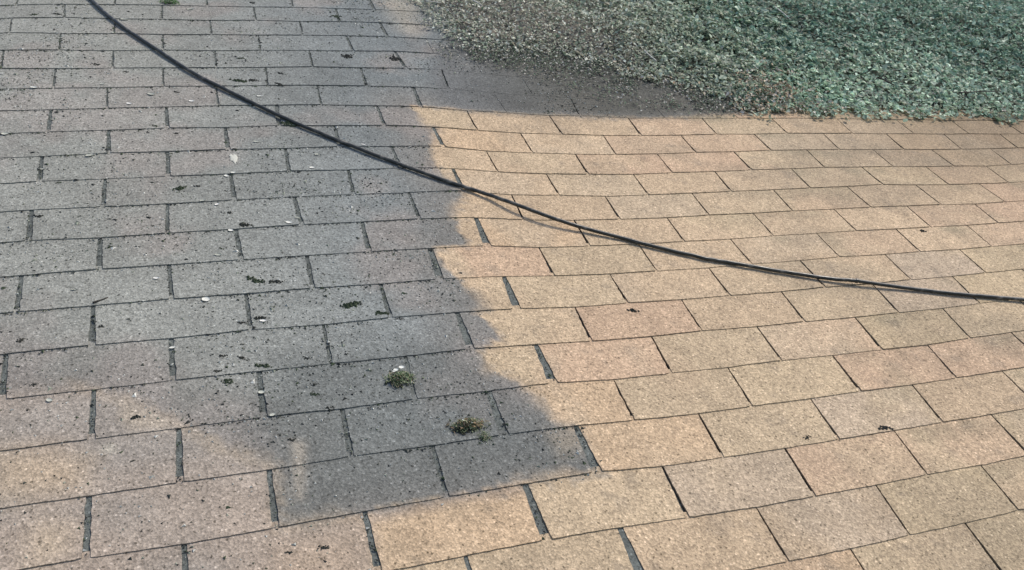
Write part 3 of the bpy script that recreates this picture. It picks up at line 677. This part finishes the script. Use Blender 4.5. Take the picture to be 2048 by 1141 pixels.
# grit and moss crumbs lying on the unwashed shingles
SURF = lambda u, v: zf(u, v) + BASE + RISE * np.clip((v - line_v(0, u)) / EXPO - np.floor((v - line_v(0, u)) / EXPO), 0, 1) + 0.0006
u, v = scatter(80000, (-2.2, 0.6, -1.0, 2.1), lambda u, v: np.clip(mask('dirty', u, v, 0.03) * (0.12 + 0.9 * sstep(fbm(u * 5, v * 5, 95), 0.4, 0.75) * (0.6 + 0.6 * sstep(v, 1.0, 0.2))) + mask('brown', u, v, 0.03) * 0.15, 0, 1))
n1 = len(u)
# crumbs that gather along the butts and in the keyways
cu, cv = [], []
for r in range(-6, 14):
    m1 = 260
    x = rng.uniform(-1.7, 0.0, m1)
    y = line_v(r, x) + np.abs(rng.normal(0, 0.004, m1)) + 0.001
    kp = (mask('dirty', x, y, 0.02) > rng.uniform(0, 1, m1)) & (fbm(x * 6, y * 6, 97) > 0.45)
    cu.append(x[kp]); cv.append(y[kp])
for r, k, (a, b) in SLOT_EDGES:
    if -5.5 < k < 0 and -6 <= r < 14:
        m1 = 16
        t = rng.uniform(0, 1, m1)
        x = a + (b - a) * t + rng.normal(0, 0.004, m1); y = (r + t) * EXPO + disp(x, (r + t) * EXPO)[1]
        cu.append(x); cv.append(y)
u = np.concatenate([u] + cu); v = np.concatenate([v] + cv)
n = len(u)
s = rng.uniform(0.0010, 0.0028, n) * np.where(rng.uniform(0, 1, n) < 0.07, 1.9, 1.0)
dark_p = np.where(np.arange(n) < n1, rng.uniform(0, 1, n) < 0.48, rng.uniform(0, 1, n) < 0.93)
c = np.where(dark_p[:, None], pick([(0.045, 0.05, 0.045), (0.07, 0.075, 0.06), (0.03, 0.032, 0.03), (0.06, 0.08, 0.045)], n), pick([(0.42, 0.43, 0.39), (0.34, 0.35, 0.32), (0.55, 0.55, 0.50), (0.26, 0.28, 0.22)], n))
tet = np.array([(1, 0, 0), (-0.5, 0.87, 0), (-0.5, -0.87, 0), (0.1, 0.1, 0.9)])
a = rng.uniform(0, 6.28, n); st = rng.uniform(0.6, 2.0, n)
X = tet[None, :, 0] * s[:, None] * st[:, None]; Y = tet[None, :, 1] * s[:, None]
P = np.stack([X * np.cos(a)[:, None] - Y * np.sin(a)[:, None] + u[:, None], X * np.sin(a)[:, None] + Y * np.cos(a)[:, None] - v[:, None],
              tet[None, :, 2] * s[:, None] * 0.8 + SURF(u, v)[:, None]], 2).reshape(-1, 3)
f = (np.array([(0, 1, 3), (1, 2, 3), (2, 0, 3)])[None] + (np.arange(n) * 4)[:, None, None]).reshape(-1, 3)
tag(mesh_obj('loose_grit', P, f, M_BITS, None, np.repeat(c, 4, axis=0), False, ROOF), 'loose grit and moss crumbs sprinkled over the unwashed grey shingles', 'grit', kind='stuff')


# ---------------------------------------------------------------- countable small things
def surf1(u, v):
    return float(SURF(np.array([u]), np.array([v]))[0])


def place(u, v, h=0.0, rz=0.0):
    return ROOF @ Matrix.Translation((u, -v, surf1(u, v) + h)) @ Matrix.Rotation(rz, 4, 'Z')


def petal_geo(size, seed):
    rr = random.Random(seed)
    pts = [(0, 0, 0.10)]; fs = []
    nn = 12
    el = rr.uniform(0.55, 0.8)
    for ring_, rad, z in ((0, 0.5, 0.04), (1, 0.95, 0.16)):
        for i in range(nn):
            a = i * 2 * math.pi / nn
            q = rad * rr.uniform(0.88, 1.06)
            pts.append((q * math.cos(a) / 1.0, q * math.sin(a) * el, z + rr.uniform(-0.03, 0.05)))
    for i in range(nn):
        j = (i + 1) % nn
        fs.append((0, 1 + i, 1 + j)); fs.append((1 + i, 1 + nn + i, 1 + nn + j, 1 + j))
    v = np.array(pts) * size * 0.5
    m = len(v)
    v2 = v.copy(); v2[:, 2] -= 0.0006
    fs2 = [tuple(reversed([i + m for i in q])) for q in fs]
    rim = [(1 + nn + i, 1 + nn + (i + 1) % nn, 1 + nn + (i + 1) % nn + m, 1 + nn + i + m) for i in range(nn)]
    return np.concatenate([v, v2]), fs + fs2 + rim


PETAL_LABELS = {
    0: 'white petal lying in the fourth visible pale course above left centre, below the hose',
    2: 'large white petal on a seam well left of the bird dropping',
    4: 'small white petal just below the bird dropping', 5: 'tiny white petal touching the shingle seam left below the bird dropping',
    6: 'white petal at the far left edge of the picture above the large petal', 1: 'white petal just below the middle of the hose on grey shingles',
    24: 'oval white petal near the long dark keyway left of centre, topmost on its shingle', 25: 'round white petal lodged in a keyway in the lower left',
    26: 'ragged white flake beside a moss crumb on the grey shingles left of centre', 28: 'round white petal in a dark keyway left of the first moss tuft',
    8: 'white petal near the top edge right of the hose', 9: 'white petal touching the right side of the hose near the top edge'}
ORD = 'zeroth first second third fourth fifth sixth seventh eighth ninth tenth eleventh twelfth thirteenth fourteenth fifteenth sixteenth seventeenth eighteenth nineteenth twentieth twenty-first'.split()


def course_labels(items, what):
    rows = {}
    for i_, (u_, v_, s_) in enumerate(items):
        uu_ = np.array([u_])
        r_ = max(q for q in range(-9, 19) if float(line_v(q, uu_)[0]) <= v_)
        rows.setdefault(r_, []).append((u_, i_))
    out = {}
    for r_, lst in rows.items():
        lst.sort()
        for n_, (_, i_) in enumerate(lst):
            c_ = ORD[max(r_ + 7, 1)]
            out[i_] = ('only %s on the %s shingle course from the top' % (what, c_)) if len(lst) == 1 else ('%s, %s from the left on the %s shingle course from the top' % (what, ORD[n_ + 1], c_))
    return out


PETAL_AUTO = course_labels(PETALS, 'pale petal')
CRUMB_AUTO = course_labels(DARK, 'dark moss crumb')
for i, (u, v, s) in enumerate(PETALS):
    gv_, gf_ = petal_geo(max(s, 0.009) * 1.5, 100 + i)
    cc = random.choice([(0.60, 0.60, 0.54), (0.42, 0.43, 0.37), (0.34, 0.35, 0.30), (0.66, 0.65, 0.60)])
    gv_ = gv_ * np.array((1.0, random.uniform(0.55, 1.1), 1.0))
    o = mesh_obj('petal', gv_, gf_, M_PETAL, None, np.tile(cc, (len(gv_), 1)), True, place(u, v, 0.0008, random.uniform(-0.5, 0.5)))
    tag(o, PETAL_LABELS.get(i, PETAL_AUTO[i]), 'petal', 'pale petals fallen on the grey shingles')

# a dried bird dropping
rr = random.Random(5)
pts = [(0, 0, 0.0012)] + [(0.45 * q * math.cos(a), q * math.sin(a), 0.0003) for a, q in ((i * 2 * math.pi / 26, 0.026 * rr.uniform(0.6, 1.15)) for i in range(26))]
mid = [(x * 0.7, y * 0.7, 0.0012) for x, y, z in pts[1:]]
vv = pts + mid
ff = [(0, 27 + i, 27 + (i + 1) % 26) for i in range(26)] + [(27 + i, 1 + i, 1 + (i + 1) % 26, 27 + (i + 1) % 26) for i in range(26)]
tag(mesh_obj('bird_dropping', np.array(vv), ff, M_PETAL, None, np.tile((0.46, 0.46, 0.40), (len(vv), 1)), True, place(SPLAT[0][0], SPLAT[0][1], 0.0005, 0.1)),
    'pale dried bird dropping on a grey shingle left of the hose', 'bird dropping')

DARK_LABELS = {
    0: 'dark moss crumb at the top left, under a course line', 3: 'long dark moss crumb just left of the hose near the top', 8: 'dark moss crumb tucked under the hose near a keyway',
    14: 'dark moss crumb beside the top of the boundary between grimy and clean shingles', 18: 'wide dark moss crumb near the left edge under a seam',
    19: 'wide dark moss crumb between white petals left of centre', 23: 'long ragged moss crumb on the grimy shingles left of the boundary',
    27: 'dark moss crumb beside a wide keyway, below the oval petal', 29: 'black crumb alone near the left edge, lower half', 33: 'large ragged moss crumb below the round petal in the keyway',
    36: 'dark moss crumb at the butt of a grimy shingle near the boundary', 38: 'dark moss crumb inside the pale swept streak in the lower left', 40: 'twisted moss crumb on the seam above the lower middle',
    42: 'black crumb near the bottom edge, right one of two', 48: 'single dark crumb on the clean pink shingle right of the boundary', 49: 'dark crumb on the clean tan shingles at lower right',
    50: 'small dark crumb on the clean shingles at lower right, left of the longer one', 51: 'small dark crumb on the clean shingles at far right above the hose'}


def crumb_geo(size, seed):
    r_ = np.random.default_rng(seed)
    n = int(10 + size * 900)
    el = r_.uniform(0.3, 0.6)
    x = r_.normal(0, 0.26, n) * size; y = r_.normal(0, 0.26 * el, n) * size
    vs, fs = [], []
    for i in range(n):
        s_ = size * r_.uniform(0.08, 0.17)
        a = r_.uniform(0, 6.28)
        q = []
        for k in range(5):
            b = a + k * 1.2566
            q.append((x[i] + s_ * r_.uniform(0.5, 1.1) * math.cos(b), y[i] + s_ * r_.uniform(0.5, 1.1) * math.sin(b), 0))
        o = len(vs)
        vs += q; vs.append((x[i], y[i], s_ * r_.uniform(0.5, 1.1)))
        fs += [(o + k, o + (k + 1) % 5, o + 5) for k in range(5)]
    return np.array(vs), fs


for i, (u, v, s) in enumerate(DARK):
    gv_, gf_ = crumb_geo(s * 1.35, 300 + i)
    cc = np.array(random.choice([(0.035, 0.038, 0.032), (0.05, 0.05, 0.042), (0.045, 0.06, 0.035)]))
    o = mesh_obj('moss_crumb', gv_, gf_, M_BITS, None, np.tile(cc, (len(gv_), 1)), False, place(u, v, 0.0, random.uniform(-0.5, 0.3)))
    tag(o, DARK_LABELS.get(i, CRUMB_AUTO[i]), 'moss crumb', 'dark moss crumbs dropped on the shingles')


# moss tufts
def tuft(name, u, v, size, aspect, label, cols, seed, white, cat='moss', n=300, tall=0.30):
    global rng
    keep_, rng = rng, np.random.default_rng(seed)
    root = empty(name, place(u, v))
    tag(root, label, cat, 'moss tufts growing on the grimy shingles' if cat == 'moss' else None)
    x = rng.normal(0, 0.21, n) * size; y = rng.normal(0, 0.21 * aspect, n) * size
    hgt = size * tall * np.exp(-((x / size * 2.4) ** 2 + (y / size / aspect * 2.4) ** 2)) * rng.uniform(0.4, 1.1, n)
    c = pick(cols, n)
    A = leaf_mesh(x, y, hgt * 0.8 + 0.001, np.full(n, size * 0.10) * rng.uniform(0.6, 1.4, n), np.full(n, size * 0.05), c, 0.7)
    m2 = n // 2
    x2 = rng.normal(0, 0.22, m2) * size; y2 = rng.normal(0, 0.22 * aspect, m2) * size
    B = strand_mesh(x2, y2, size * 0.1 * rng.uniform(0, 1, m2) + 0.001, size * rng.uniform(0.10, 0.26, m2), np.full(m2, 0.0005), pick(cols, m2) * 1.3, 0.7)
    pv, pf, pc = join([A, B])
    mesh_obj('moss', pv, pf, M_LEAF, root, pc)
    m3 = n // 4
    x3 = rng.normal(0, 0.2, m3) * size; y3 = rng.normal(0, 0.2 * aspect, m3) * size + size * 0.03
    C_ = leaf_mesh(x3, y3, np.full(m3, 0.0012), np.full(m3, size * 0.13), np.full(m3, size * 0.09), pick([(0.03, 0.035, 0.025), (0.05, 0.05, 0.035)], m3), 0.2)
    mesh_obj('root_mat', C_[0], C_[1], M_BITS, root, C_[2])
    for wx, wy, ws in white:
        gv_, gf_ = petal_geo(ws, int(seed + ws * 1e4))
        o = mesh_obj('lichen', gv_, gf_, M_PETAL, root, np.tile((0.62, 0.63, 0.58), (len(gv_), 1)), True)
        o.location = (wx, wy, size * 0.22)
    rng = keep_
    return root


G1 = [(0.18, 0.24, 0.13), (0.26, 0.33, 0.19), (0.13, 0.18, 0.09), (0.42, 0.36, 0.26), (0.36, 0.38, 0.27)]
G2 = [(0.17, 0.21, 0.11), (0.34, 0.25, 0.15), (0.25, 0.29, 0.16), (0.42, 0.31, 0.21), (0.10, 0.13, 0.07), (0.38, 0.39, 0.26)]
(mu, mv, ms) = MOSS[0]
tuft('moss_tuft', mu, mv, ms * 1.1, 0.62, 'green moss tuft with white lichen flecks, growing beside a keyway of the grimy shingles', G1, 41, [(-ms * 0.12, ms * 0.26, 0.011), (ms * 0.1, ms * 0.36, 0.013), (-ms * 0.2, ms * 0.2, 0.007)])
(mu, mv, ms) = MOSS[1]
tuft('moss_tuft', mu, mv, ms * 1.1, 0.42, 'brownish green moss tuft, wider and straggly, on the grimy shingle nearer the bottom', G2, 42, [(0.004, -0.006, 0.005), (-0.012, 0.004, 0.004)])
(mu, mv, ms) = MOSS[2]
tuft('moss_tuft', mu, mv, ms * 1.15, 1.1, 'small dark green moss sprig hanging at the shingle butt, right end of the straggly tuft', G1, 43, [], n=150)
(mu, mv, ms) = MOSS[3]
tuft('weed_sprig', mu, mv, ms * 1.6, 0.6, 'small green weed sprig at the top edge of the grey shingles', [(0.08, 0.19, 0.06), (0.12, 0.25, 0.08)], 44, [], 'weed', n=120)

TW_LABEL = ['pale straight twig lying across the left end of the ground cover', 'short pale twig at the far left end of the ground cover', 'long pale twig near the top edge in the ground cover',
            'short pale twig sloping down in the lower middle of the ground cover', 'thin pale twig in the upper middle of the ground cover', 'short pale twig at the top edge of the ground cover',
            'short dark twig lying on a seam of the grimy shingles at left', 'thick short dark twig in the lower right of the ground cover', 'dark straight twig at the far right edge of the ground cover']
for i, ((a, b)) in enumerate(TWIGS):
    on_roof = i == 6
    L = math.hypot(b[0] - a[0], b[1] - a[1])
    mu, mv = (a[0] + b[0]) / 2, (a[1] + b[1]) / 2
    ang = math.atan2(-(b[1] - a[1]), b[0] - a[0])
    darkt = i >= 6
    rad = 0.0022 if on_roof else (0.0042 if i in (0, 2, 7) else 0.003)
    seg, sd = 8, 7
    vs, fs = [], []
    r_ = random.Random(60 + i)
    by = bz = 0
    for s_ in range(seg + 1):
        t = s_ / seg
        by += r_.uniform(-1, 1) * L * 0.014; bz += r_.uniform(-1, 1) * 0.001
        q = rad * (1 - 0.45 * t) * r_.uniform(0.85, 1.15)
        for k in range(sd):
            th = k * 2 * math.pi / sd
            vs.append(((t - 0.5) * L, by + q * math.cos(th), rad + bz + q * math.sin(th)))
    for s_ in range(seg):
        for k in range(sd):
            fs.append((s_ * sd + k, s_ * sd + (k + 1) % sd, (s_ + 1) * sd + (k + 1) % sd, (s_ + 1) * sd + k))
    fs.append(tuple(reversed(range(sd)))); fs.append(tuple(seg * sd + k for k in range(sd)))
    h = 0.0 if on_roof else 0.030 + float(mound(np.array([mu]), np.array([mv]))[0])
    o = mesh_obj('twig', np.array(vs), fs, M_TWIG, None, np.tile((0.05, 0.045, 0.04) if darkt else (0.50, 0.49, 0.44), (len(vs), 1)), True, place(mu, mv, h, ang))
    tag(o, TW_LABEL[i], 'twig', 'twigs lying about')

# ---------------------------------------------------------------- the hose
mh, nt, b = new_mat('black_rubber', 0.38)
b.inputs['Specular IOR Level'].default_value = 0.5
tc = N(nt, 'ShaderNodeTexCoord'); nz = N(nt, 'ShaderNodeTexNoise', Scale=40.0, Detail=5.0)
nt.links.new(tc.outputs['Object'], nz.inputs['Vector'])
nt.links.new(ramp(nt, nz.outputs['Fac'], [(0.3, (0.014, 0.016, 0.014)), (0.55, (0.036, 0.037, 0.032)), (0.72, (0.16, 0.15, 0.13))]), b.inputs['Base Color'])
nt.links.new(ramp(nt, nz.outputs['Fac'], [(0.3, 0.28), (0.7, 0.55)]), b.inputs['Roughness'])
bp = N(nt, 'ShaderNodeBump', Strength=0.3, Distance=0.001); nz2 = N(nt, 'ShaderNodeTexNoise', Scale=160.0, Detail=3.0)
nt.links.new(tc.outputs['Object'], nz2.inputs['Vector']); nt.links.new(nz2.outputs['Fac'], bp.inputs['Height']); nt.links.new(bp.outputs['Normal'], b.inputs['Normal'])


def catmull(P, n):
    P = [P[0] * 2 - P[1]] + P + [P[-1] * 2 - P[-2]]
    out = []
    for i in range(1, len(P) - 2):
        for j in range(n):
            t = j / n
            out.append(0.5 * ((2 * P[i]) + (P[i + 1] - P[i - 1]) * t + (2 * P[i - 1] - 5 * P[i] + 4 * P[i + 1] - P[i + 2]) * t * t + (3 * P[i] - P[i - 1] - 3 * P[i + 1] + P[i + 2]) * t ** 3))
    out.append(P[-2])
    return out


def tube(path, rad, sd, wob=0.0):
    vs, fs = [], []
    for i, p in enumerate(path):
        d = (path[min(i + 1, len(path) - 1)] - path[max(i - 1, 0)]); d /= np.linalg.norm(d)
        s_ = np.cross(d, (0, 0, 1)); s_ /= np.linalg.norm(s_); up = np.cross(s_, d)
        rr_ = rad(i) if callable(rad) else rad
        for k in range(sd):
            th = k * 2 * math.pi / sd
            vs.append(p + rr_ * (s_ * math.cos(th) + up * math.sin(th)))
    for i in range(len(path) - 1):
        for k in range(sd):
            fs.append((i * sd + k, (i + 1) * sd + k, (i + 1) * sd + (k + 1) % sd, i * sd + (k + 1) % sd))
    fs.append(tuple(range(sd))); fs.append(tuple(reversed([(len(path) - 1) * sd + k for k in range(sd)])))
    return np.array(vs), fs


ctrl = [np.array((u, -v, float(zf(np.array([u]), np.array([v]))[0]) + h)) for u, v, h in HOSE]
ctrl = [ctrl[0] + (ctrl[0] - ctrl[1]) * 6] + ctrl + [ctrl[-1] + (ctrl[-1] - ctrl[-2]) * 3]
path = catmull(ctrl, 16)
for i_, p_ in enumerate(path):
    p_ += np.array((0.0, 0.0030 * (fbm(np.array(i_ * 0.21), np.array(3.3), 6) - 0.5) * 2, 0.0006 * float(fbm(np.array(i_ * 0.33), np.array(1.3), 6))))
hose = empty('hose', ROOF)
tag(hose, 'long black rubber pressure hose lying in a curve across the whole roof', 'hose')
hv, hf = tube(path, 0.0054, 16)
mesh_obj('hose_body', hv, hf, mh, hose, None, True)
ji = min(range(len(path)), key=lambda i: np.linalg.norm(path[i][:2] - np.array((HOSE[21][0], -HOSE[21][1]))))
jp = [path[ji] + (path[ji + 1] - path[ji]) / np.linalg.norm(path[ji + 1] - path[ji]) * t for t in (-0.0045, -0.003, 0.003, 0.0045)]
jr = [0.0055, 0.0067, 0.0067, 0.0055]
jv, jf = tube(jp, lambda i: jr[i], 16)
mesh_obj('hose_band', jv, jf, mh, hose, None, False)
